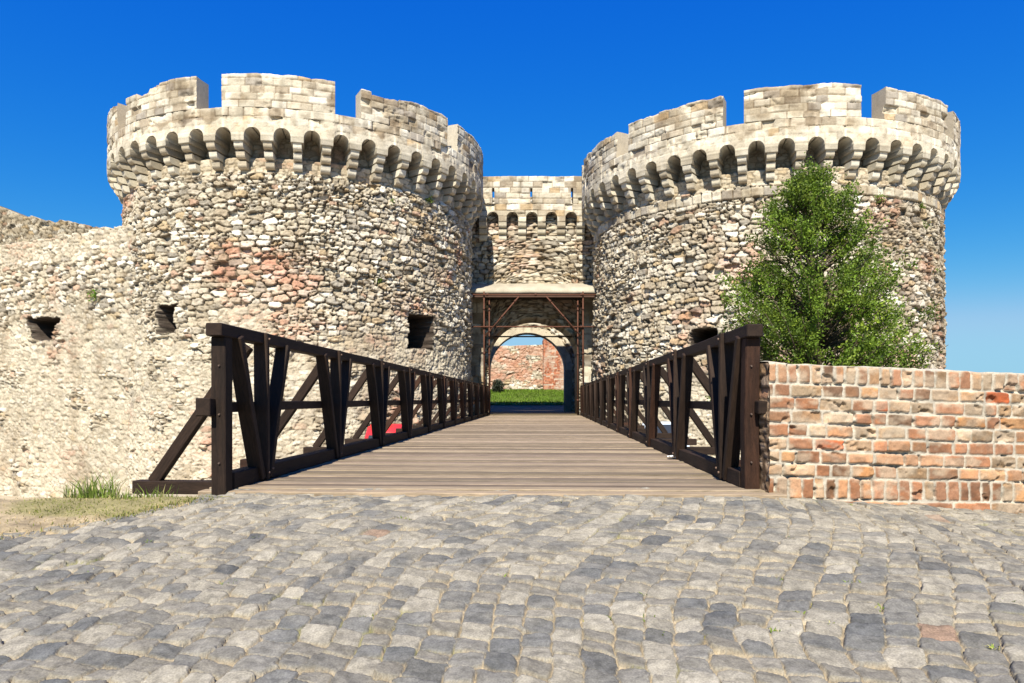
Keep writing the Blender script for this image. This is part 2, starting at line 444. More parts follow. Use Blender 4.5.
def make_tower(name_label, c, zofs, merlons, windows, seed, plaster_f, pink, holes_grey=0.0, band=False):
    t = thing("round_tower", name_label, "tower", (c[0], c[1], 0))
    cx, cy = c
    mapf = lambda s, z, d: np.stack([cx + (RP + d) * np.sin(s / RP), cy - (RP + d) * np.cos(s / RP), z], -1)
    zs, za, zc = 9.30 + zofs, 9.47 + zofs, 10.40 + zofs
    # body
    th = theta_grid()
    zz = np.concatenate([np.arange(-3.5, 10.15 + zofs, .029)])
    TH, Z = np.meshgrid(th, zz)
    X = TH * R0
    pl = plaster_f(X, Z)
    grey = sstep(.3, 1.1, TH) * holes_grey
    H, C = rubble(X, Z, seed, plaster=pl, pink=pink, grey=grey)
    if band:
        rw = Rows(-20, 20, [.34], 8.0 + zofs - .02, .26, .46, seed + 2)
        bm = (Z > 7.98 + zofs) & (Z < 8.32 + zofs)
        hb, cb = ashlar(rw, X, Z, seed + 5, .11, .8)
        H = np.where(bm, hb + .01, H); C = np.where(bm[..., None], cb, C)
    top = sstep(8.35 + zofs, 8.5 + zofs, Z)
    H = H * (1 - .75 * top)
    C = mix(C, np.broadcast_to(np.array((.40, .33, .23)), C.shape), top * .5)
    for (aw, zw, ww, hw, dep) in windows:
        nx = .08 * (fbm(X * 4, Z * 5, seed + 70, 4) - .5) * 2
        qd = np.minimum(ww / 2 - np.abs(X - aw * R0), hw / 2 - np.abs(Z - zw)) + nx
        m = sstep(0, .03, qd)
        H = H - m * dep
        ring = sstep(-.22, -.05, np.minimum(ww / 2 - np.abs(X - aw * R0), hw / 2 - np.abs(Z - zw)) + nx) * (1 - m)
        C = mix(C, np.broadcast_to(PLASTER, C.shape), ring * .5)
        C = mix(C, np.broadcast_to(np.array((.06, .045, .035)), C.shape), sstep(-.05, -.01, qd))  # shade of the opening painted in: near-black over the recess and its rim
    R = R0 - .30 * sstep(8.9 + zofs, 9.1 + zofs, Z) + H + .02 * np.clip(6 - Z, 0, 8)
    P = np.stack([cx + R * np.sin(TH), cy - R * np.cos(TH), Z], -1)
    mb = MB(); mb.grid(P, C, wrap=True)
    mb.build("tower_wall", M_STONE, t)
    # parapet ring with arches
    pitch = 2 * math.pi * RP / NB
    hwid = .27
    base = np.unique(np.concatenate([np.linspace(-pitch / 2, pitch / 2, 14, endpoint=False),
                                     hwid * np.cos(np.linspace(0, math.pi, 15)) * .999, [-hwid, -hwid - .004, hwid, hwid + .004]]))
    s = (np.arange(NB)[:, None] * pitch + base[None]).ravel()
    loc = np.tile(base, NB)
    zb = np.where(np.abs(loc) <= hwid + .001, za + np.sqrt(np.clip(hwid ** 2 - loc ** 2, 0, 1)), zs)
    rows = Rows(-2, 52, [.30, .28, .26, .30, .28, .27, .26, .3], zs - .02, .34, .68, seed + 3)
    sc = np.where(s > pitch * NB / 2, s - pitch * NB, s)
    phase = pitch * .37
    def hf(Sx, Z):
        h, col = ashlar(rows, (Sx + 0) % 48.2, Z, seed + 1)
        lo = ((Sx + pitch / 2) % pitch) - pitch / 2
        d = np.sqrt(lo ** 2 + np.clip(Z - za, 0, 9) ** 2) - hwid
        v = 1 - sstep(.26, .34, d + .02 * np.sin(lo * 20))
        an = np.arctan2(np.clip(Z - za, 0, 9), lo) * 5 / math.pi
        jo = np.minimum(an % 1, 1 - an % 1)
        jo = sstep(.0, .05, jo)
        vc = np.array((.56, .50, .385)) * (.86 + .28 * vnoise(np.floor(an), np.floor(Sx / pitch + .5), seed))[..., None]
        vc = mix(vc * .62, vc, jo)
        return h * (1 - v) + v * (.025 + .012 * jo + .35 * h), mix(col, mix(vc, col, np.full_like(v, .4)), v)
    mb = MB()
    wall_loop(mb, mapf, s + phase, zb, zc, 1.1, 34, lambda a, b: hf(a - phase, b), wrap=True)
    # wall walk behind the parapet
    k = np.linspace(0, 2 * math.pi, 48, endpoint=False)
    mb.ngon(np.stack([cx + 6.65 * np.sin(k), cy - 6.65 * np.cos(k), np.full(48, 9.95 + zofs)], -1), (.5, .42, .3))
    mb.build("parapet", M_ASHLAR, t)
    # corbels on the side that shows
    for i in range(NB):
        a = ((i + .5) * pitch + phase) / RP
        a = (a + math.pi) % (2 * math.pi) - math.pi
        if abs(a) > math.radians(112): continue
        mb = MB(); corbel_mesh(mb, c, a, zs, seed * 100 + i)
        mb.build("corbel", M_ASHLAR, t, smooth=False)
    # merlons
    for (a0, a1, z1, ragged, rs) in merlons:
        n = max(8, int((a1 - a0) * RP / .035))
        s = np.linspace(a0 * RP, a1 * RP, n)
        zt = z1 + .05 * (fbm(s * 2.2, s * 0 + rs, rs, 3) - .5) * 2
        rwm = Rows(-40, 40, [.27, .25, .24, .26, .24, .26, .25], zc - .02, .30, .62, rs)
        if ragged:
            blk = vnoise(np.floor((s - s[0]) / .36) + .0, s * 0 + .5, rs)
            zt = zt - ragged * np.where(s < s[0] + (s[-1] - s[0]) * .55, (.16 + .22 * (blk > .5)) * sstep(1, 0, (s - s[0]) / (s[-1] - s[0])), 0)
        mb = MB()
        wall_loop(mb, mapf, s, zc + .004, zt, .62, 36, lambda a, b: ashlar(rwm, a, b, rs), caps=True)
        mb.build("merlon", M_ASHLAR, t)
    return t

CL, CR = (-8.98, 30.9), (10.85, 31.2)
def A(u, c, R=RP): return ray_on_circle(u, c, R)[0]
def Zat(u, v, c, R=R0):
    a, y = ray_on_circle(u, c, R)
    return a, EYE + (399 - v) * y / FPX
def win(u0, u1, v0, v1, c, dep=1.9):
    a, z = Zat((u0 + u1) / 2, (v0 + v1) / 2, c)
    a0, y = ray_on_circle(u0, c, R0); a1, _ = ray_on_circle(u1, c, R0)
    return (a, z, abs(a1 - a0) * R0, (v1 - v0) * y / FPX, dep)

ml = [(A(127, CL), A(197, CL), 11.50, 1.0, 11), (A(222, CL), A(335, CL), 11.52, 0, 12), (A(361, CL), A(447, CL), 11.50, 0.5, 13)]
g = .085
ml += [(ml[2][1] + .09, ml[2][1] + .62, 11.48, 0, 14), (ml[0][0] - .62, ml[0][0] - .10, 11.45, 0, 15)]
ml += [(ml[3][1] + g, ml[3][1] + .62, 11.48, 0, 16), (ml[4][0] - .6, ml[4][0] - g, 11.4, 0, 17)]
mr = [(A(723, CR), A(629, CR), 11.32, 0, 21), (A(744, CR), A(861, CR), 11.33, 0, 22), (A(885, CR), A(947, CR), 11.30, 0, 23)]
mr[0] = (A(629, CR), A(723, CR), 11.28, 0, 21)
mr += [(mr[2][1] + .08, mr[2][1] + .6, 11.25, 0, 24), (mr[0][0] - .56, mr[0][0] - .09, 11.22, 0, 25)]
mr += [(mr[3][1] + g, mr[3][1] + .6, 11.28, 0, 26), (mr[4][0] - .62, mr[4][0] - g, 11.25, 0, 27)]

def plast_left(X, Z):
    return np.clip(1 - sstep(2.2, 4.6, Z + 1.2 * (fbm(X * .5, Z * .5, 77, 4) - .5) * 2 + X * .06), 0, .85)
def plast_right(X, Z):
    return np.clip(1 - sstep(.6, 2.4, Z + 1.0 * (fbm(X * .5, Z * .5, 78, 4) - .5) * 2), 0, .8)

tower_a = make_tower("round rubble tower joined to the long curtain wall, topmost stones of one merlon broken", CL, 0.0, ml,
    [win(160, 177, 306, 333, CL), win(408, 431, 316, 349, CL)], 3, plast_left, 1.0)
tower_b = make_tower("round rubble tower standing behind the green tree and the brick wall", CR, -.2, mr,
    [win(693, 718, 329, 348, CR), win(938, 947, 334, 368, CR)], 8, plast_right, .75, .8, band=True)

# ------------------------------------------------------------------ gatehouse between the towers
gate = thing("gatehouse", "pale stone gate wall with slits and arched passage between the two round towers", "gate", (1.0, 33.8, 0))
YG = 34.1
gmap = lambda y0: (lambda s, z, d: np.stack([s, y0 - d, z], -1))
ax0, ahw = 1.07, 2.19
def arch_cols(x0, x1, cx, hw, zspring, zfloor, step=.036):
    inn = cx + hw * np.cos(np.linspace(math.pi, 0, 61)) * .9995
    s = np.unique(np.concatenate([np.arange(x0, cx - hw, step), [cx - hw - .003], inn, [cx + hw + .003], np.arange(cx + hw + step, x1, step), [x1]]))
    return s
def arch_zb(s, cx, hw, zspring, rise, zfloor):
    q = np.clip(1 - ((s - cx) / hw) ** 2, 0, 1)
    return np.where(np.abs(s - cx) <= hw, zspring + rise * np.sqrt(q), zfloor)
s = arch_cols(-3.2, 5.2, ax0, ahw, 2.6, -.1)
mb = MB()
wall_loop(mb, gmap(YG), s, arch_zb(s, ax0, ahw, 2.75, 1.92, -.1), 9.9, 2.3, 240,
          lambda a, b: rubble(a, b, 15, pink=.6))
mb.build("gate_wall", M_STONE, gate)
YGP = 33.6
px = 700 / YGP
gp = .942
gx0 = (492.7 - 512) / px        # first arch centre
cent = gx0 + gp * np.arange(-2, 8)
base = np.unique(np.concatenate([np.linspace(-gp / 2, gp / 2, 14, endpoint=False), .28 * np.cos(np.linspace(0, math.pi, 15)) * .999, [-.28, -.284, .28, .284]]))
s = (cent[:, None] + base[None]).ravel(); loc = np.tile(base, len(cent))
zb = np.where(np.abs(loc) <= .281, 9.42 + np.sqrt(np.clip(.28 ** 2 - loc ** 2, 0, 1)), 9.22)
rows = Rows(-8, 10, [.30, .28, .30, .27, .26, .26, .28, .3], 9.2, .34, .66, 44)
mb = MB()
zl, zu, zt_ = 10.10, 10.84, 11.40
wall_loop(mb, gmap(YGP), s, zb, zl, .6, 30, lambda a, b: ashlar(rows, a, b, 31))
slits = [(493.3 - 512) / px, (531.3 - 512) / px, (572 - 512) / px]
ed = [-3.2] + sum([[q - .055, q + .055] for q in slits], []) + [5.2]
for i in range(0, len(ed), 2):
    ss = np.linspace(ed[i], ed[i + 1], max(6, int((ed[i + 1] - ed[i]) / .035)))
    wall_loop(mb, gmap(YGP), ss, zl + .002, zu, .6, 22, lambda a, b: ashlar(rows, a, b, 31), caps=True)
ss = np.linspace(-3.2, 5.2, 240)
wall_loop(mb, gmap(YGP), ss, zu + .002, zt_ + .04 * (fbm(ss * 1.7, ss * 0, 3, 3) - .5), .6, 18, lambda a, b: ashlar(rows, a, b, 31), caps=True)
mb.build("parapet", M_ASHLAR, gate)
for i, xc in enumerate(cent + gp / 2):
    if not -3 < xc < 5: continue
    mb = MB(); r = np.random.default_rng(500 + i)
    for k in range(3):
        zt = 9.22 - k * .285; yo = YGP - .01 + k * .16
        prof = [(YG + .1, zt), (yo, zt)] + [(yo + .02 + .13 * (1 - math.cos(a)), zt - .09 - .165 * math.sin(a)) for a in np.linspace(0, math.pi / 2, 6)] + [(YG + .1, zt - .265)]
        n = len(prof)
        V = np.array([(xc - .19, p, z) for p, z in prof] + [(xc + .19, p, z) for p, z in prof])
        ii = np.arange(n); jj = (ii + 1) % n
        mb.add(V, [np.stack([ii, ii + n, jj + n, jj], -1), ii[None, :], (ii + n)[::-1][None, :]], np.array(PAL_A[int(r.integers(0, 3))][1]) * (.85 + .3 * r.random()))
    mb.build("corbel", M_ASHLAR, gate, smooth=False)
# sloping slab over the entrance
mb = MB()
xs = np.linspace(-2.05, 4.05, 60)
prof = [(34.15, 5.9), (31.15, 5.42), (31.15, 5.52), (31.18, 5.62), (32.5, 5.98), (34.15, 6.36)]
P = np.stack([np.stack([xs, np.full(60, y) + .02 * (fbm(xs * 2, xs * 0 + z, 4, 3) - .5), np.full(60, z) + .03 * (fbm(xs * 1.5, xs * 0 + y, 8, 3) - .5)], -1) for y, z in prof])
Cc = np.tile(np.array((.40, .355, .275)), P.shape[:2] + (1,)) * (.6 + .7 * fbm(P[..., 0] * 2.5, P[..., 1] * 3, 6, 5))[..., None]
mb.grid(P, Cc); mb.ngon(P[:, 0], (.5, .45, .36)); mb.ngon(P[::-1, -1], (.5, .45, .36))
mb.build("entrance_slab", M_CONC, gate)
mb = MB(); mb.box((-2.0, 31.2, 5.26), (4.0, 31.38, 5.415), (.07, .035, .022)); mb.box((-2.0, 33.6, 5.5), (4.0, 33.75, 5.66), (.05, .035, .025))
mb.build("edge_beam", M_RUST, gate, smooth=False)
# side piers of the recess, dressed blocks
for xa, xb in ((-2.2, -1.30), (3.42, 4.3)):
    mb = MB(); rw = Rows(-5, 8, [.5] * 12, -.2, .5, .9, 71)
    ss = np.linspace(xa, xb, 28)
    wall_loop(mb, gmap(33.2), ss, -.2, 5.6, .9, 130, lambda a, b: (ashlar(rw, a, b, 72)[0], ashlar(rw, a, b, 72)[1] * .85), caps=True)
    mb.build("pier", M_ASHLAR, gate)
mb = MB(); mb.tube((-1.1, 34.0, 3.75), (3.2, 34.0, 3.75), .035, col=(.05, .03, .02)); mb.build("tie_rod", M_RUST, gate)

# inner arch wall behind the court
inner = thing("inner_arch_wall", "sunlit inner wall with round arch seen through the dark gate passage", "gate", (.96, 42, 0))
s = arch_cols(-7, 9, .93, 2.25, 2.4, -.1, .05)
rwi = Rows(-9, 11, [.4] * 24, -.3, .4, .8, 61)
def hin(a, b):
    h, c_ = rubble(a, b, 19, pink=.3)
    d = np.sqrt((a - .93) ** 2 + np.clip(b - 2.45, 0, 9) ** 2) - 2.25
    v = 1 - sstep(.42, .46, d)
    an = np.arctan2(np.clip(b - 2.45, 0, 9), a - .93) * 17 / math.pi
    jo = sstep(0, .06, np.minimum(an % 1, 1 - an % 1))
    vc = np.array((.54, .47, .35)) * (.85 + .3 * vnoise(np.floor(an), an * 0, 4))[..., None]
    return h * (1 - v) + .05 * v, mix(c_, mix(vc * .6, vc, jo), v)
mb = MB()
wall_loop(mb, gmap(42.0), s, arch_zb(s, .93, 2.25, 2.45, 2.22, -.1), 12.8, 1.1, 180, hin, caps=True)  # upper part out of view, raised so its shadow covers the ground behind
mb.build("arch_wall", M_STONE, inner)

# rampart far beyond the gate
far = thing("rampart_wall", "weathered stone and red brick rampart on the lawn beyond the gateway", "wall", (2, 66, 0))
ss = np.linspace(-16, 3.6, 330)
mb = MB()
wall_loop(mb, gmap(66.0), ss, .6, 5.7 + .03 * ss + .12 * fbm(ss, ss * 0, 4, 4), 1.5, 90, lambda a, b: (lambda q: (q[0], mix(q[1], np.broadcast_to(np.array((.42, .20, .125)), q[1].shape), .62 * sstep(.44, .56, fbm(a * .9, b * 1.3, 24, 4)))))(rubble(a, b, 23, .55, .26, .1, pink=1.6)), caps=True)
mb.build("stone_face", M_STONE, far)
ss = np.linspace(2.9, 16, 320)
rwb = Rows(0, 20, [.13] * 60, .4, .26, .36, 81)
def hbr(a, b):
    e, r1, r2, r3, _ = rwb(a, b, 82)
    c_ = pick(r1, [(5, (.34, .125, .065)), (4, (.27, .10, .055)), (2, (.40, .20, .12)), (1, (.42, .33, .25))]) * (.8 + .4 * r2)[..., None]
    return sstep(0, .02, e) * .05 * (.3 + r3), mix(np.broadcast_to(np.array((.42, .34, .26)), c_.shape), c_, sstep(.004, .02, e))
mb = MB()
wall_loop(mb, gmap(64.6), ss, .6, 6.2 + .05 * (ss - 3) + .12 * fbm(ss * 1.3, ss * 0, 9, 4), 2.6, 90, hbr, caps=True)
mb.build("brick_face", M_BRICK, far)

# ------------------------------------------------------------------ curtain wall on the left and the ruin behind
cur = thing("curtain_wall", "long pale plastered rubble curtain wall running out from the tower's outer side", "wall", (-20, 29, 0))
p0, pd = np.array((-13.6, 25.75)), np.array((-.906, .423)); pn = np.array((-.423, -.906))
cmap = lambda s, z, d: np.stack([p0[0] + pd[0] * s + pn[0] * d, p0[1] + pd[1] * s + pn[1] * d, z], -1)
ss = np.concatenate([np.arange(0, 11.5, .038), np.arange(11.5, 26, .2)])
def hcur(a, b):
    pl = np.clip(1 - sstep(3.0, 5.2, b + 1.0 * (fbm(a * .5, b * .5, 79, 4) - .5) * 2), 0, .85)
    pl = np.maximum(pl, .7 * sstep(5.9, 6.4, b + .5 * (fbm(a * .8, b * 1.0, 59, 3) - .5)))
    h, c_ = rubble(-a, b, 27, plaster=pl, pink=.9)
    y = p0[1] + pd[1] * a; x = p0[0] + pd[0] * a
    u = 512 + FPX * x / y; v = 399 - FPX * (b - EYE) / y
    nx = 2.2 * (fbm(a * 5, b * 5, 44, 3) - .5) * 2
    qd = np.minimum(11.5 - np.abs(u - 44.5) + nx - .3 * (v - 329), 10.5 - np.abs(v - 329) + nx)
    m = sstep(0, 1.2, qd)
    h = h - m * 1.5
    return h, mix(c_, np.broadcast_to(np.array((.06, .045, .035)), c_.shape), sstep(-1.6, -.3, qd))  # hole's inside coloured near-black to stand in for its shade
mb = MB()
zt = 7.18 + .10 * (fbm(ss * 1.5, ss * 0, 12, 4) - .5) * 2 + .12 * (vnoise(np.floor(ss / .5), ss * 0, 5) - .5)
wall_loop(mb, cmap, ss, -3.7, zt, 1.6, 290, hcur, caps=True)
mb.build("wall_face", M_STONE, cur)

ruin = thing("ruined_wall", "grey broken rubble wall with sloping top rising behind the curtain wall", "wall", (-26, 37, 0))
ss = np.concatenate([np.arange(0, 9, .05), np.arange(9, 24, .2)])
rmap = lambda s, z, d: np.stack([-20.6 - s * .97, 36 + s * .24 - d, z], -1)
mb = MB()
zt = 9.35 + .22 * ss * (1 + .1 * np.sin(ss)) + .16 * (fbm(ss * 2, ss * 0, 6, 4) - .5) * 2
wall_loop(mb, rmap, ss, -.2, np.minimum(zt, 12), 1.4, 170, lambda a, b: (lambda r: (r[0], r[1] * np.array((.66, .64, .60))))(rubble(a, b, 33, .42, .2, .12)), caps=True)
mb.build("wall_face", M_STONE, ruin)

# ------------------------------------------------------------------ terrain
def front_z(x, y):
    z = -.14 * np.clip(5.5 - y, -.1, 12)
    z = np.maximum(z, -1.2 + (y + 3) * .0)
    z = z - .085 * np.clip(x - 1.9, 0, 6) * sstep(2.2, 5.2, y) - .0 * x
    return z - .012 - .03 * sstep(5.25, 5.45, y) + .010 * (fbm(x * .9, y * .9, 66, 3) - .5) * 2
def ground_z(x, y):
    z = front_z(x, np.minimum(y, 5.6)) - .05 - .03 * sstep(5.0, 5.6, y)
    drop = sstep(5.8, 9.0, y + .0 * x)
    st = 5.15 + 1.35 * sstep(-3.75, -3.35, x)
    z = z - .20 * sstep(5.2, 6.1, y) * sstep(-2.3, -2.6, x)
    left_keep = 1 - sstep(st, st + 1.6, y)
    z = np.where(x < -2.0, z * left_keep + -1.72 * (1 - left_keep), z * (1 - drop) - 1.72 * drop)
    inside = sstep(31.0, 31.3, y)
    z = z - 1.6 * sstep(-9, -13, x) * sstep(6.0, 12.0, y)
    z = z * (1 - inside) + -.07 * inside
    z = z + 1.5 * sstep(48, 66, y)
    return z
gx = np.unique(np.concatenate([np.linspace(-600, -30, 20), np.arange(-30, 30.1, .5), np.linspace(30, 600, 20)]))
gy = np.unique(np.concatenate([np.linspace(-200, -6, 12), np.arange(-6, 70, .25), np.linspace(70, 1200, 24)]))
GX, GY = np.meshgrid(gx, gy)
GZ = ground_z(GX, GY) + .02 * (fbm(GX * 1.1, GY * 1.1, 4, 3) - .5)
nn = fbm(GX * .7, GY * .7, 91, 4)
C = mix(np.broadcast_to(np.array((.42, .35, .25)), GX.shape + (3,)), np.broadcast_to(np.array((.36, .33, .20)), GX.shape + (3,)), sstep(.5, .62, nn) * .5)
mb = MB(); mb.grid(np.stack([GX, GY, GZ], -1), C)
structure(mb.build("ground", M_EARTH))

# cobbled paving in front of the bridge
xs = np.unique(np.concatenate([np.linspace(-14, -4.7, 70), np.arange(-4.7, 5.0, .0062), np.linspace(5.0, 14, 70)]))
ys = np.unique(np.concatenate([np.linspace(-6, 2.2, 60), np.arange(2.2, 3.4, .0052), np.arange(3.4, 5.62, .0078)]))
X, Y = np.meshgrid(xs, ys)
wob = .10 * (fbm(X * .8, Y * .8, 101, 3) - .5) * 2
bend = .34 * (Y - 2.2) * (1 - .10 * X) + .20 * np.sin(1.25 * Y + .75 * X) + wob
q = X - bend * np.where(X < 0, 1.0 - .0 * X, 1.0)
sco = Y * 1.02 + .10 * np.sin(.8 * X) + .06 * (fbm(X * .6, Y * .9, 103, 3) - .5) * 2 + .16 * X
wq = q + .025 * (fbm(X * 3, Y * 3, 105, 2) - .5) * 2
e, r1, r2, r3, lx, ly = voronoi(sco, wq, .128, .158, .20, .05, 5.5, 107)
e = e + .009 * (fbm(X * 24, Y * 24, 109, 4) - .5) * 2
prof = sstep(.002, .011, e)
dome = 1 - np.clip(np.abs(lx) ** 3 * 4 + np.abs(ly) ** 3 * 4, 0, 1)
Hc = prof * (.014 + .012 * r2) + .004 * dome * prof + .017 * (fbm(X * 16, Y * 16, 111, 5) - .5) + prof * (lx * (r1 - .5) + ly * (r3 - .5)) * .036
stone = pick(r1, [(28, (.225, .205, .165)), (22, (.185, .174, .150)), (24, (.142, .139, .128)), (4, (.078, .082, .086)), (9, (.108, .110, .108)), (20, (.285, .258, .205)), (.2, (.24, .16, .11))]) * (.85 + .3 * r3)[..., None]
dust = np.clip(.18 + .62 * sstep(3.0, 5.3, Y + .8 * (fbm(X * .7, Y * .9, 113, 4) - .5) * 2), 0, .8) * (.35 + .65 * sstep(.35, .65, fbm(X * 6, Y * 6, 117, 4)))
stone = mix(stone, np.broadcast_to(np.array((.31, .275, .21)), stone.shape), dust * (.5 + .5 * (r2 > .25)))
sand = np.array((.31, .25, .165)) * (.7 + .6 * fbm(X * 20, Y * 20, 119, 3))[..., None]
moss = sstep(.60, .68, fbm(X * 1.5, Y * 1.5, 121, 4)) * sstep(.45, .6, fbm(X * 12, Y * 12, 122, 3))
sand = mix(sand, np.broadcast_to(np.array((.16, .17, .05)), sand.shape), moss * .7)
blot = sstep(.45, .7, fbm(X * 26, Y * 30, 123, 4))
stone = mix(stone, stone * np.array((.62, .62, .62)), blot * .6)
Cc = mix(sand, stone, sstep(.003, .009, e))
edge = Y - (4.30 + .9 * (X + 3.12) * (X > -3.12) + .25 * (X + 3.12) * (X <= -3.12))
under = (edge > .3) & (X < -2.4)
Zc = front_z(X, Y) + Hc - .10 * sstep(.15, .3, edge) * (X < -2.4)
mk = ~(under[:-1, :-1] | under[1:, :-1] | under[:-1, 1:] | under[1:, 1:])
mb = MB(); mb.grid(np.stack([X, Y, Zc], -1), np.clip(Cc, .02, .8), mask=mk)
structure(mb.build("cobbled_street", M_COBBLE))

# dry verge on the left
xs = np.concatenate([np.arange(-9, -4.8, .1), np.arange(-4.8, -2.05, .022)]); ys = np.arange(3.2, 6.6, .022)
X, Y = np.meshgrid(xs, ys)
edge = Y - (4.30 + .9 * (X + 3.12) * (X > -3.12) + .25 * (X + 3.12) * (X <= -3.12)) + .22 * (fbm(X * 2.2, Y * 2.2, 131, 4) - .5) * 2
hz = ground_z(X, Y) + .045 + .035 * sstep(0, .3, edge) - .02 * sstep(.05, -.1, edge) + .02 * fbm(X * 6, Y * 6, 133, 4)
gmask = sstep(.38, .58, fbm(X * 1.8, Y * 2.6, 137, 4))
C = mix(np.array((.36, .28, .17)) * (.45 + 1.1 * fbm(X * 9, Y * 9, 139, 5))[..., None], np.broadcast_to(np.array((.20, .19, .06)), X.shape + (3,)), gmask * .6)
ok = (edge > -.06) & ((Y < 5.35) | (X < -2.5))
mk = ok[:-1, :-1] & ok[1:, :-1] & ok[:-1, 1:] & ok[1:, 1:]
mb = MB(); mb.grid(np.stack([X, Y, hz], -1), C, mask=mk)
structure(mb.build("dry_verge", M_EARTH))

def blades(mb, P, h, wd, lean, cols, rg):
    n = len(P)
    az = rg.random(n) * 2 * np.pi; ln = lean * rg.random(n) * h
    d = np.stack([np.cos(az), np.sin(az), np.zeros(n)], -1); sd = np.stack([-np.sin(az), np.cos(az), np.zeros(n)], -1)
    ra = rg.random(n) * 2 * np.pi
    sd = np.stack([np.cos(ra), np.sin(ra), np.zeros(n)], -1)
    up = np.array((0, 0, 1.0))
    a = P - sd * wd[:, None] / 2; b = P + sd * wd[:, None] / 2
    m = P + up * (h * .6)[:, None] + d * (ln * .35)[:, None]
    t = P + up * h[:, None] + d * ln[:, None]
    V = np.stack([a, b, m + sd * wd[:, None] * .35, m - sd * wd[:, None] * .35, t], 1).reshape(-1, 3)
    k = np.arange(n)[:, None] * 5
    mb.add(V, [k + np.array([[0, 1, 2, 3]]), k + np.array([[3, 2, 4]])], np.repeat(cols, 5, 0))
def on_verge(n, rg):
    x = rg.uniform(-6.5, -2.2, n); y = rg.uniform(3.6, 6.4, n)
    ed = y - (4.30 + .9 * (x + 3.12) * (x > -3.12) + .25 * (x + 3.12) * (x <= -3.12))
    k = (ed > .02) & ((y < 5.35) | (x < -2.55))
    x, y = x[k], y[k]
    z = ground_z(x, y) + .075
    return np.stack([x, y, z], -1)
rg = np.random.default_rng(5)
mb = MB()
P = on_verge(60000, rg); dn = fbm(P[:, 0] * 1.8, P[:, 1] * 2.6, 137, 4)
P = P[rg.random(len(P)) < sstep(.36, .58, dn) * .6 + .32]
dn = np.maximum(fbm(P[:, 0] * 1.8, P[:, 1] * 2.6, 137, 4), .9 * fbm(P[:, 0] * 5, P[:, 1] * 6, 138, 3))
gr = (rg.random(len(P)) < sstep(.40, .56, dn) * .65 + .22)
cols = np.where(gr[:, None], np.array((.19, .21, .04)), np.array((.44, .33, .16))) * (.7 + .6 * rg.random(len(P)))[:, None]
blades(mb, P, .008 + .028 * rg.random(len(P)) ** 1.5, .004 + .005 * rg.random(len(P)), 1.4, cols, rg)
structure(mb.build("short_grass", M_GRASS), "stuff")

def tuft(px, py, n, h, r, label, group="grass tufts along the moat edge"):
    z = float(ground_z(np.array(px), np.array(py))) + .06
    mb = MB()
    a = rg.random(n) * 2 * np.pi; q = r * np.sqrt(rg.random(n))
    P = np.stack([px + q * np.cos(a) * 1.6, py + q * np.sin(a), np.full(n, z + .01)], -1)
    hh = h * (.35 + .65 * rg.random(n) ** 1.5)
    cols = np.where(rg.random(n)[:, None] < .8, np.array((.19, .26, .045)), np.array((.45, .40, .17))) * (.7 + .6 * rg.random(n))[:, None]
    blades(mb, P, hh, .007 + .006 * rg.random(n), .9, cols, rg)
    return tag(mb.build("grass_tuft", M_GRASS, loc=(px, py, z)), label, "grass tuft", group)
def at_ground(u, v):
    for y in np.arange(2.4, 7.5, .01):
        x = (u - 512) * y / FPX
        z = float(front_z(np.array(x), np.array(min(y, 5.6))))
        if 399 - FPX * (z - EYE) / y <= v: break
    return x, y
for (u, v, n, h, r, lab) in ((76, 500, 80, .20, .07, "tall green grass tuft with one high blade, on dry verge left of its thicker neighbour"),
                             (101, 500, 110, .27, .08, "tallest green grass tuft on the dry verge, feathery tip against the pale wall"),
                             (156, 497, 90, .16, .10, "green grass tuft growing round the end of the dark outrigger beam"),
                             (122, 503, 60, .11, .06, "short green grass tuft between the tallest tuft and the outrigger beam")):
    x, y = at_ground(u, v); tuft(x, y, n, h, r, lab)
# weeds in the paving joints
mb = MB(); nW = 0
for (u, v) in [(int(a_), int(b_)) for a_, b_ in zip(rg.uniform(0, 1020, 22), rg.uniform(505, 670, 22))] + [(150, 545), (128, 552), (186, 553), (252, 540), (180, 560), (590, 625), (606, 622), (655, 638), (700, 641), (790, 631), (880, 612), (818, 505), (832, 506), (848, 508), (938, 509), (1003, 511), (985, 508), (640, 598), (740, 585), (560, 505), (815, 610), (370, 622), (40, 590), (95, 575)]:
    x, y = at_ground(u, v); n = int(rg.integers(6, 18)); z = float(front_z(np.array(x), np.array(y)))
    a = rg.random(n) * 6.28; q = .03 * np.sqrt(rg.random(n))
    P = np.stack([x + 1.5 * q * np.cos(a), y + q * np.sin(a), np.full(n, z + .008)], -1)
    cols = np.where(rg.random(n)[:, None] < .7, np.array((.18, .25, .04)), np.array((.42, .38, .14))) * (.7 + .6 * rg.random(n))[:, None]
    blades(mb, P, (.008 + .018 * rg.random(n)), .006 + .006 * rg.random(n), 1.5, cols, rg)
structure(mb.build("joint_weeds", M_GRASS), "stuff")

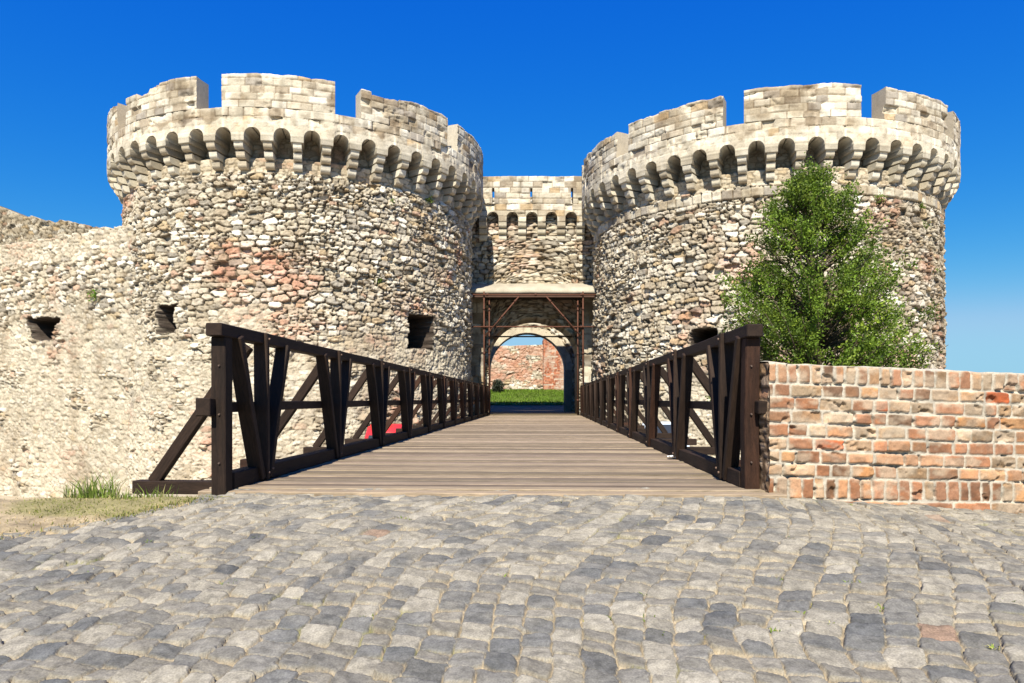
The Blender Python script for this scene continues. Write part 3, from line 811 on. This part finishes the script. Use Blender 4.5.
# lawn, path beyond the gate
xs = np.linspace(-14, 16, 160); ys = np.linspace(53.0, 66.5, 110)
X, Y = np.meshgrid(xs, ys)
C = mix(np.broadcast_to(np.array((.11, .19, .02)), X.shape + (3,)), np.broadcast_to(np.array((.19, .23, .045)), X.shape + (3,)), fbm(X * 1.5, Y * 1.5, 3, 4))
mb = MB(); mb.grid(np.stack([X, Y, ground_z(X, Y) + .06 + .08 * fbm(X * 3, Y * 3, 9, 3)], -1), C)
structure(mb.build("lawn", M_GRASS))
n = 14000
P = np.stack([rg.uniform(-6, 9, n), rg.uniform(53, 66, n), np.zeros(n)], -1); P[:, 2] = ground_z(P[:, 0], P[:, 1]) + .08
mb = MB(); blades(mb, P, .10 + .12 * rg.random(n), .03 + .03 * rg.random(n), 1.0, np.array((.14, .23, .02)) * ((.45 + .7 * rg.random(n)) * (.55 + .9 * fbm(P[:, 0] * 1.2, P[:, 1] * .8, 8, 3)))[:, None], rg)
structure(mb.build("lawn_grass", M_GRASS), "stuff")
xs = np.linspace(-2.2, 4.3, 40); ys = np.linspace(31.0, 52.9, 80)
X, Y = np.meshgrid(xs, ys)
mb = MB(); mb.grid(np.stack([X, Y, ground_z(X, Y) + .035], -1), np.array((.13, .10, .06)) * (.8 + .4 * fbm(X, Y, 2, 4))[..., None])
structure(mb.build("path", M_EARTH))

# ------------------------------------------------------------------ timber footbridge
SL = .0465
bd = np.array((SL, 1, 0)) / math.hypot(SL, 1); br = np.array((bd[1], -bd[0], 0))
Lx = lambda y: -2.285 + SL * (y - 5.45)
Rx = lambda y: 1.90 + SL * (y - 5.5)
Y0, Y1 = 5.39, 31.1
bridge = thing("footbridge", "long timber footbridge with dark cross-braced railings leading to the gate", "bridge", (-.2, 5.5, 0))
# deck
mb = MB(); y = Y0; i = 0
r = np.random.default_rng(21)
while y < Y1:
    wd = .13 + .04 * r.random()
    x0, x1 = Lx(y) - .16 - .03 * r.random(), Rx(y) + .16 + .03 * r.random()
    n = 36
    xs = np.linspace(x0, x1, n)
    sag = .006 * (fbm(xs * 1.2, xs * 0 + i, 5, 2) - .5)
    z = .0 + .012 * (r.random() - .5) + sag
    g = .007 + .009 * r.random()
    sk = (xs - x0) * -SL + .004 * (fbm(xs * 2, xs * 0 + i, 9, 2) - .5)
    yy0, yy1 = y + g / 2 + sk + .1, y + wd - g / 2 + sk + .1
    P = np.stack([np.stack(np.broadcast_arrays(xs, a, b), -1) for a, b in ((yy0, z - .055), (yy0, z - .006), (yy0 + .006, z), (yy1 - .006, z), (yy1, z - .006), (yy1, z - .055), (yy0, z - .055))])
    c = np.array((.245, .187, .132)) * (.60 + .66 * r.random()); c = c * np.array((1, .97 + .06 * r.random(), .93 + .12 * r.random()))
    if r.random() < .12: c = c * .68
    mb.grid(P, np.tile(c, P.shape[:2] + (1,)) * (.88 + .24 * fbm(xs * 3, xs * 0 + i, 13, 3))[None, :, None])
    mb.ngon(P[:-1, 0], c * .5); mb.ngon(P[:-1][::-1, -1], c * .5)
    y += wd; i += 1
mb.build("deck", M_DECK, bridge, smooth=False)
DARK = np.array((.024, .014, .009))
def beam_obj(name, p0, p1, w_, h_, parent, up=(0, 0, 1), col=DARK, bev=.007, side=None, mat=None):
    """squared timber from p0 to p1; w_ across (sideways), h_ along up"""
    p0, p1 = Vector(p0), Vector(p1)
    zax = (p1 - p0); Ln = zax.length; zax.normalize()
    xax = Vector(side) if side is not None else Vector(up).cross(zax)
    xax = (xax - zax * xax.dot(zax)).normalized()
    yax = zax.cross(xax)
    bm = bmesh.new()
    nseg = max(1, int(Ln / .5))
    rings = []
    for k in range(nseg + 1):
        ox, oy = random.gauss(0, .0022), random.gauss(0, .0022)
        rings.append([bm.verts.new((sx * w_ / 2 + ox, sy * h_ / 2 + oy, Ln * k / nseg)) for sx, sy in ((-1, -1), (1, -1), (1, 1), (-1, 1))])
    for k in range(nseg):
        for j in range(4):
            bm.faces.new((rings[k][j], rings[k][(j + 1) % 4], rings[k + 1][(j + 1) % 4], rings[k + 1][j]))
    bm.faces.new(rings[0][::-1]); bm.faces.new(rings[-1])
    es = [e for e in bm.edges if len(e.link_faces) == 2 and e.link_faces[0].normal.dot(e.link_faces[1].normal) < .5 or len(e.link_faces) == 2 and abs((e.verts[0].co - e.verts[1].co).z) > .01]
    bm.normal_update()
    bmesh.ops.bevel(bm, geom=[e for e in bm.edges if len(e.link_faces) == 2 and e.link_faces[0].normal.dot(e.link_faces[1].normal) < .5], offset=bev, segments=1, affect='EDGES')
    me = bpy.data.meshes.new(name); bm.to_mesh(me); bm.free()
    a = me.attributes.new("col", 'FLOAT_COLOR', 'POINT')
    c = np.array(col) * random.uniform(.75, 1.35)
    if random.random() < .2: c = c * np.array((1.5, 1.15, 1.0))
    a.data.foreach_set("color", np.tile(np.append(c, 1), len(me.vertices)).astype(np.float32))
    me.materials.append(mat or M_TIMBER)
    o = link(name, me, parent)
    o.matrix_local = Matrix((xax.to_4d(), yax.to_4d(), zax.to_4d(), (0, 0, 0, 1))).transposed()
    m = Matrix.Identity(4)
    for k_, ax_ in enumerate((xax, yax, zax)):
        for q_ in range(3): m[q_][k_] = ax_[q_]
    m.translation = p0 - Vector(parent_origin(parent))
    o.matrix_local = m
    return o

nodes_y = [6.2 + 2.2 * k for k in range(12)]
for sgn, X_ in ((-1, Lx), (1, Rx)):
    rail = sub("railing", bridge)
    pt = lambda y, z, inn=0.0: (X_(y) - sgn * inn * br[0], y - sgn * inn * br[1], z)
    ya = 5.44 if sgn < 0 else 5.53
    beam_obj("end_post", pt(ya + .07, -.12), pt(ya + .07, 1.205), .115, .13, rail, side=br)
    for zb_ in (.22, .60, .98):
        mb = MB(); q = np.array(pt(ya + .002, zb_, .01)); mb.tube(q, q - bd * .012, .009, .007, 8, (.09, .06, .045)); mb.build("bolt", M_RUST, rail, smooth=False)
    beam_obj("top_rail", pt(ya - .07, 1.255), pt(Y1, 1.255), .125, .10, rail)
    beam_obj("middle_rail", pt(ya + .02, .655, -.07), pt(Y1, .655, -.07), .09, .085, rail)
    beam_obj("end_block", pt(ya - .09, .655, -.075), pt(ya + .01, .655, -.075), .115, .14 if sgn < 0 else .10, rail)
    beam_obj("bottom_beam", pt(ya + .15, .068), pt(Y1, .068), .13, .13, rail)
    for k, y in enumerate(nodes_y):
        beam_obj("upright", pt(y, .01, .035), pt(y, 1.303, .035), .125, .055, rail, side=br)
        for o_ in (-1, 1):
            beam_obj("strut", pt(y + o_ * .075, .02, .028), pt(y + o_ * .52, 1.225, .028), .12, .075, rail, side=br)
        if k < 6:
            for zb_ in ((.07, 1.25) if k else (.07, .10, 1.25)):
                mb = MB(); q = np.array(pt(y + (0 if zb_ != .10 else .09), zb_, .098 if zb_ < 1 else .10))
                mb.tube(q, q - sgn * br * .012, .011, .009, 8, (.16, .10, .07)); mb.build("bolt", M_RUST, rail, smooth=False)
        pe = lambda out, z: (X_(y) + sgn * out * br[0], y + sgn * out * br[1] + .02, z)
        beam_obj("outrigger", pe(-.10, -.125 + .06), pe(1.12, -.125 + .06), .13, .115, rail)
        beam_obj("brace", pe(.95, -.02), pe(.10, 1.19), .085, .10, rail, side=bd)
# stringers and trestles under the deck
for f in (.12, .5, .88):
    p = lambda y: (Lx(y) * (1 - f) + Rx(y) * f, y, -.19)
    beam_obj("stringer", p(5.75), p(30.9), .2, .24, bridge)
for y in (12.5, 19, 25.5):
    for f in (.1, .9):
        x = Lx(y) * (1 - f) + Rx(y) * f
        beam_obj("trestle_post", (x, y, -1.9), (x, y, -.42), .2, .2, bridge, side=(1, 0, 0))
    beam_obj("trestle_cap", (Lx(y), y, -.42 + .05), (Rx(y), y, -.42 + .05), .2, .12, bridge)
# scraps of paper on the deck
for (u, v, s_, lab) in ((673, 459, .05, "crumpled white paper scrap on deck planks beside the dark railing beam"), (625, 433, .035, "tiny white litter speck far along the deck beside the railing")):
    y = EYE * FPX / (v - 399); x = (u - 512) * y / FPX
    mb = MB(); r = np.random.default_rng(u)
    gxx, gyy = np.meshgrid(np.linspace(-1, 1, 6), np.linspace(-.6, .6, 5))
    mb.grid(np.stack([x + gxx * s_ * 1.3, y + gyy * s_ * 2.4, .012 + .03 * r.random(gxx.shape) * (s_ / .05)], -1), np.tile(np.array((.8, .8, .78)), gxx.shape + (1,)))
    tag(mb.build("paper_scrap", M_PAPER, smooth=False, loc=(x, y, .006)), lab, "litter")

# ------------------------------------------------------------------ scaffold in the gateway
sc = thing("scaffold_frame", "rusty steel scaffold frame propping the slab over the entrance", "scaffold", (1, 31.2, 0))
YS = 31.0
ux = lambda u, y=YS: (u - 512) * y / FPX
vz = lambda v, y=YS: EYE + (399 - v) * y / FPX
RC = (.10, .037, .020)
def pole(name, u0, v0, u1, v1, dy=0, r_=.031):
    mb = MB(); p0_ = (ux(u0), YS + dy, vz(v0)); p1_ = (ux(u1), YS + dy, vz(v1))
    mb.tube(p0_, p1_, r_, col=RC)
    d = np.array(p1_) - np.array(p0_)
    for f in (.12, .5, .86):
        q = np.array(p0_) + d * f; e = d / np.linalg.norm(d) * .05
        mb.tube(q - e, q + e, r_ * 1.6, col=np.array(RC) * .8)
    return mb.build(name, M_RUST, sc)
for u, dy in ((484, 0), (489, .35), (578.5, .35), (583, 0)):
    pole("standard", u, 415.2, u, 291.5, dy)
pole("ledger", 472, 295, 599, 295, -.09, .036); pole("ledger", 472, 327, 599, 327, -.09)
pole("brace", 519, 297, 485, 337, -.18); pole("brace", 546, 297, 580, 336, -.18)

# ------------------------------------------------------------------ brick wall on the right
bw = thing("brick_wall", "low weathered red brick wall with soldier course on top, beside the bridge post", "wall", (1.97, 5.45, 0))
bx = np.array((.9925, .122)); bn = np.array((.122, -.9925)); b0 = np.array((1.985, 5.42))
bmapf = lambda s, z, d: np.stack([b0[0] + bx[0] * s + bn[0] * d, b0[1] + bx[1] * s + bn[1] * d, z - .035 * s], -1)
ss = np.concatenate([np.arange(0, 2.9, .0068), np.arange(2.9, 9, .05)])
hts = [.34, .17] + [.104] * 7 + [.155]
lmin = [.3, .085] + [.12] * 7 + [.085]; lmax = [.4, .115] + [.27] * 7 + [.115]
zbase = 1.005 - sum(hts)
rwk = Rows(-.2, 10, hts, zbase, lmin, lmax, 91)
BP = [(20, (.40, .225, .145)), (16, (.45, .29, .19)), (14, (.33, .19, .125)), (12, (.44, .33, .23)), (12, (.25, .165, .115)), (6, (.50, .43, .34)), (4, (.50, .16, .075)), (10, (.31, .25, .18)), (6, (.46, .28, .15))]
def hbw(a, b):
    a2 = a + .006 * (fbm(a * 7, b * 7, 142, 3) - .5) * 2; b2 = b + .008 * (fbm(a * 2.6, b * 5, 143, 3) - .5) * 2
    e, r1, r2, r3, row = rwk(a2, b2, 144)
    e = e + .015 * (fbm(a * 18, b * 18, 145, 4) - .5) + .004 * (fbm(a * 70, b * 70, 154, 2) - .5)
    gap = .007 + .006 * r3
    prof = sstep(gap - .003, gap + .005, e)
    c_ = pick(r1, BP) * (.75 + .55 * r2)[..., None]
    c_ = mix(c_, c_ * np.array((1.25, 1.0, .75)), sstep(.45, .65, fbm(a * 9, b * 9, 146, 3)) * .5)
    dirt = sstep(.46, .66, fbm(a * 7, b * 11, 147, 5))
    c_ = mix(c_, np.broadcast_to(np.array((.52, .45, .36)), c_.shape), dirt * .68)
    dk = sstep(.56, .68, fbm(a * 4, b * 8, 149, 4))
    c_ = mix(c_, c_ * .5, dk * .6)
    mo = np.array((.46, .41, .33)) * (.7 + .6 * fbm(a * 12, b * 12, 148, 4))[..., None]
    deep = sstep(.62, .7, fbm(a * 5, b * 7, 150, 3))
    c_ = c_ * .74 * np.array((1.06, .95, .84)); mo = mo * .88
    h = prof * .014 * (.4 + 1.0 * r2) + .016 * (fbm(a * 18, b * 18, 151, 4) - .5) - (1 - prof) * deep * .03
    h = h - .026 * sstep(.64, .72, fbm(a * 7, b * 9, 152, 4)) * prof * (r1 > .4)
    return h, np.clip(mix(mo, c_, prof), .02, .8)
mb = MB()
zt = 1.005 + .012 * (fbm(ss * 6, ss * 0, 153, 3) - .5) * 2
wall_loop(mb, bmapf, ss, -.55, zt, .42, 190, hbw)
mb.build("wall_face", M_BRICK, bw)
# broken left end, rubble core
zz = np.linspace(-.5, 1.0, 110); dd = np.linspace(.03, -.42, 40)
D, Z = np.meshgrid(dd, zz)
hh, cc = rubble(D * 1.0 + 3, Z, 155, .16, .10, .05)
P = bmapf(-.005 - hh.ravel() * .35, Z.ravel(), D.ravel() * 1.0).reshape(D.shape + (3,))
mb = MB(); mb.grid(P, cc * np.array((.75, .6, .5)))
mb.build("broken_end", M_STONE, bw)
mb = MB()
P = np.stack([bmapf(ss, np.full(ss.shape, z_), -.4 + 0 * ss) for z_ in (-1.8, .9)]); mb.grid(P, np.tile(np.array((.3, .2, .14)), P.shape[:2] + (1,)))
mb.build("back_face", M_BRICK, bw)

# ------------------------------------------------------------------ foliage
def leaf_quads(mb, P, size, cols, rg, up=.35):
    n = len(P)
    d = rg.normal(size=(n, 3)); d[:, 2] += up; d /= np.linalg.norm(d, axis=1)[:, None]
    s_ = np.cross(d, rg.normal(size=(n, 3))); s_ /= np.linalg.norm(s_, axis=1)[:, None]
    L = size[:, None] * d; W = size[:, None] * .27 * s_
    V = np.stack([P, P + L * .45 + W, P + L, P + L * .45 - W], 1).reshape(-1, 3)
    mb.add(V, np.arange(n)[:, None] * 4 + np.array([[0, 1, 2, 3]]), np.repeat(cols, 4, 0))

tr_xy = (6.30, 14.0)
tree = thing("conical_tree", "bushy conical green tree behind the brick wall, in front of the tower", "tree", (tr_xy[0], tr_xy[1], -1.72))
rg = np.random.default_rng(33)
prof_h = [-.9, 0.2, 1.4, 2.4, 3.4, 4.2, 4.75, 5.1]; prof_r = [1.8, 2.05, 1.95, 1.62, 1.22, .80, .42, .05]
mbt, mbl = MB(), MB()
pts = np.array([(tr_xy[0] + .06 * math.sin(k * 1.3) - .04 * k, tr_xy[1] + .05 * math.cos(k), -1.8 + k * .72) for k in range(11)])
for k in range(10):
    mbt.tube(pts[k], pts[k + 1], .15 * (1 - k / 11), .15 * (1 - (k + 1) / 11), 8, (.10, .075, .05))
LP, LC, LS = [], [], []
for i in range(330):
    h = -.9 + 6.0 * rg.random() ** .9
    R_ = np.interp(h, prof_h, prof_r)
    az = rg.random() * 2 * np.pi
    ln = R_ * rg.uniform(.55, 1.04) * (1 + .12 * math.sin(az * 3 + h * 2.2))
    f = (h + 1.8) / .72; k = int(np.clip(f, 0, 9)); o = pts[k] + (pts[k + 1] - pts[k]) * (f - k)
    o = o.copy(); o[2] = h - .35 * ln
    d = np.array((math.cos(az), math.sin(az), 0.55 + .35 * rg.random())); tip = o + d * ln
    mid = o + d * ln * .5 - np.array((0, 0, .06 * ln))
    mbt.tube(o, mid, .028, .018, 5, (.09, .07, .045)); mbt.tube(mid, tip, .018, .005, 5, (.09, .07, .045))
    tone = rg.uniform(.5, 1.35)
    ncl = int(4 + ln * 6)
    for q in range(ncl):
        t_ = rg.uniform(.3, 1.0) ** .75
        c0 = o + (tip - o) * t_ + rg.normal(size=3) * .10 * (1.2 - t_ * .5)
        n = int(rg.integers(24, 46))
        dirn = d + rg.normal(size=3) * .5 + np.array((0, 0, .45)); dirn /= np.linalg.norm(dirn)
        al = rg.random(n) * .30
        P = c0 + dirn * al[:, None] + rg.normal(size=(n, 3)) * .04
        LP.append(P); LS.append(rg.uniform(.032, .075, n))
        base_c = np.array((.125, .20, .018)) * tone if rg.random() < .75 else np.array((.21, .285, .03)) * tone
        LC.append(base_c * (.7 + .6 * rg.random(n))[:, None])
LP, LS, LC = np.concatenate(LP), np.concatenate(LS), np.concatenate(LC)
kp = LP[:, 0] < 8.25 - .1 * LP[:, 2]
leaf_quads(mbl, LP[kp], LS[kp], LC[kp], rg)
mbt.build("trunk", M_BARK, tree)
mbl.build("crown", M_LEAF, tree, smooth=False)

def wall_plant(u, v, c, n, r_, label):
    a, z = Zat(u, v, c)
    R = R0 + .08
    o = np.array((c[0] + R * math.sin(a), c[1] - R * math.cos(a), z)); nr = np.array((math.sin(a), -math.cos(a), 0))
    P = o + np.clip(rg.normal(size=(n, 3)), -1.3, 1.3) * r_ * np.array((.8, .8, .6)) + nr * r_ * .3
    mb = MB(); leaf_quads(mb, P, rg.uniform(.06, .13, n), np.array((.14, .20, .03)) * (.6 + .8 * rg.random(n))[:, None], rg, .5)
    tag(mb.build("wall_plant", M_LEAF, smooth=False, loc=tuple(o)), label, "plant", "weeds rooted in the stone joints")
wall_plant(391, 203, CL, 40, .10, "small green weed under the battlements, inner one of two close together on the tower")
wall_plant(427, 201, CL, 55, .12, "bright green weed just below the corbels on the tower beside the gate")
wall_plant(377, 282, CL, 60, .10, "low green weed halfway up the tower face, above the jagged dark hole")
wall_plant(876, 200, CR, 90, .16, "leafy green weed at the corbel foot beside the treetop")
wall_plant(917, 207, CR, 50, .12, "green weed below corbels near the outer edge of the treed tower")
wall_plant(922, 226, CR, 50, .12, "green weed lower on the outer flank of the treed tower")
wall_plant(931, 272, CR, 40, .12, "faint green weed midway up the outer flank of the treed tower")
# plant on the curtain wall
u, v = 100, 296
y = 26.9; o = np.array(((u - 512) * y / FPX, y - .15, EYE + (399 - v) * y / FPX))
sfit = ((o[0] - p0[0]) * pd[0] + (o[1] - p0[1]) * pd[1]); fx = p0 + pd * sfit + pn * .12; o[0], o[1] = fx
P = o + rg.normal(size=(110, 3)) * np.array((.14, .08, .10))
mb = MB(); leaf_quads(mb, P, rg.uniform(.07, .15, 110), np.array((.13, .24, .02)) * (.6 + .8 * rg.random(110))[:, None], rg, .5)
tag(mb.build("wall_plant", M_LEAF, smooth=False, loc=tuple(o)), "bright green weed growing from the curtain wall", "plant", "weeds rooted in the stone joints")
# dark bush on the lawn seen through the gate
bc = np.array((-1.25, 61.5, 1.15)); n = 2600
dv = rg.normal(size=(n, 3)); dv /= np.linalg.norm(dv, axis=1)[:, None]
P = bc + dv * (rg.random(n) ** .4)[:, None] * np.array((.55, .5, .75)) + np.array((0, 0, .55))
bush = thing("dark_bush", "small dark bush on the lawn seen through the gateway", "bush", (bc[0], bc[1], float(ground_z(np.array(bc[0]), np.array(bc[1])))))
mb = MB(); leaf_quads(mb, P, rg.uniform(.08, .16, n), np.array((.03, .04, .02)) * (.6 + .8 * rg.random(n))[:, None], rg); mb.build("crown", M_LEAF, bush, smooth=False)
mb = MB(); mb.tube((bc[0], bc[1], .9), (bc[0], bc[1], 1.7), .06, .03, col=(.06, .05, .04)); mb.build("stem", M_BARK, bush)

# ------------------------------------------------------------------ two small cars parked in the moat
def make_car(label, x, y, rz, paint, rear=True):
    zg = -1.70
    root = thing("parked_car", label, "car", (x, y, zg))
    def part(name, bm, m, parent=root, smooth=False):
        me = bpy.data.meshes.new(name); bm.to_mesh(me); bm.free(); me.materials.append(m)
        for p in me.polygons: p.use_smooth = smooth
        return link(name, me, parent)
    # body: side sections (length axis = local y), half widths per section
    prof = [(-1.72, .32, .62), (-1.78, .55, .68), (-1.72, .86, .70), (-.95, .93, .73), (.4, .94, .74), (1.45, .92, .73), (1.62, .75, .71), (1.64, .40, .66), (1.5, .28, .62), (-1.5, .26, .60)]
    bm = bmesh.new()
    L = [bm.verts.new((-hw, yy, z)) for yy, z, hw in prof]; R = [bm.verts.new((hw, yy, z)) for yy, z, hw in prof]
    n = len(prof)
    for i in range(n): bm.faces.new((L[i], L[(i + 1) % n], R[(i + 1) % n], R[i]))
    bm.faces.new(L[::-1]); bm.faces.new(R)
    bmesh.ops.recalc_face_normals(bm, faces=bm.faces)
    bmesh.ops.bevel(bm, geom=bm.edges[:], offset=.045, segments=3, affect='EDGES')
    part("body", bm, paint, smooth=True)
    bm = bmesh.new()
    cab = [(-.80, .92, .69), (-.18, 1.41, .56), (1.15, 1.42, .56), (1.50, .92, .68)]
    L = [bm.verts.new((-hw, yy, z)) for yy, z, hw in cab]; R = [bm.verts.new((hw, yy, z)) for yy, z, hw in cab]
    for i in range(4): bm.faces.new((L[i], L[(i + 1) % 4], R[(i + 1) % 4], R[i]))
    bm.faces.new(L[::-1]); bm.faces.new(R)
    bmesh.ops.recalc_face_normals(bm, faces=bm.faces)
    bmesh.ops.bevel(bm, geom=bm.edges[:], offset=.05, segments=3, affect='EDGES')
    part("cabin", bm, paint, smooth=True)
    def pane(name, pts, m=M_GLASS, th=.012):
        bm = bmesh.new(); v = [bm.verts.new(p) for p in pts]; f = bm.faces.new(v); bm.normal_update()
        ex = bmesh.ops.extrude_face_region(bm, geom=[f]); nrm = f.normal.copy()
        bmesh.ops.translate(bm, vec=nrm * th, verts=[e for e in ex['geom'] if isinstance(e, bmesh.types.BMVert)])
        bmesh.ops.recalc_face_normals(bm, faces=bm.faces)
        return part(name, bm, m)
    pane("windscreen", [(-.58, -.735, .985), (.58, -.735, .985), (.49, -.265, 1.355), (-.49, -.265, 1.355)], th=-.0 + .012)
    pane("rear_window", [(.55, 1.463, .985), (-.55, 1.463, .985), (-.52, 1.335, 1.165), (.52, 1.335, 1.165)])
    for sg in (-1, 1):
        pts = [(sg * .674, -.58, .99), (sg * .674, .42, .99), (sg * .588, .42, 1.345), (sg * .588, -.14, 1.345)]
        pane("side_window", pts if sg > 0 else pts[::-1])
        pts = [(sg * .674, .50, .99), (sg * .674, 1.30, .99), (sg * .588, 1.06, 1.345), (sg * .588, .50, 1.345)]
        pane("side_window", pts if sg > 0 else pts[::-1])
        bm = bmesh.new(); bmesh.ops.create_cube(bm, size=1, matrix=Matrix.Translation((sg * .52, -1.77, .70)) @ Matrix.Diagonal((.24, .05, .14, 1)))
        bmesh.ops.bevel(bm, geom=bm.edges[:], offset=.015, segments=2, affect='EDGES'); part("headlight", bm, M_LAMPC)
        bm = bmesh.new(); bmesh.ops.create_cube(bm, size=1, matrix=Matrix.Translation((sg * .56, 1.625, .72)) @ Matrix.Diagonal((.16, .05, .17, 1)))
        bmesh.ops.bevel(bm, geom=bm.edges[:], offset=.015, segments=2, affect='EDGES'); part("tail_light", bm, M_LAMPR)
        for yy in (-1.1, 1.05):
            wh = sub("wheel", root)
            rot = Matrix.Translation((sg * .66, yy, .28)) @ Matrix.Rotation(math.pi / 2, 4, 'Y')
            bm = bmesh.new(); bmesh.ops.create_cone(bm, cap_ends=True, segments=24, radius1=.28, radius2=.28, depth=.17, matrix=rot)
            bmesh.ops.bevel(bm, geom=bm.edges[:], offset=.02, segments=2, affect='EDGES'); part("tyre", bm, M_RUBBER, wh)
            bm = bmesh.new(); bmesh.ops.create_cone(bm, cap_ends=True, segments=20, radius1=.17, radius2=.15, depth=.19, matrix=rot); part("rim", bm, M_CHROME, wh)
    for yy in (-1.80, 1.66):
        bm = bmesh.new(); bmesh.ops.create_cube(bm, size=1, matrix=Matrix.Translation((0, yy, .42)) @ Matrix.Diagonal((1.36, .09, .15, 1)))
        bmesh.ops.bevel(bm, geom=bm.edges[:], offset=.03, segments=2, affect='EDGES'); part("bumper", bm, M_RUBBER)
    root.rotation_euler = (0, 0, rz)
    root.scale = (1.08, 1.06, 1.18)
    return root
make_car("small red hatchback car parked in the moat, glimpsed through the railing", (395 - 512) * 21.6 / FPX - .05, 21.6, math.radians(184), M_REDP)
make_car("small pale blue car parked in the moat, glimpsed through the railing", (662 - 512) * 22.8 / FPX, 22.8, math.radians(-10), M_WHITEP)
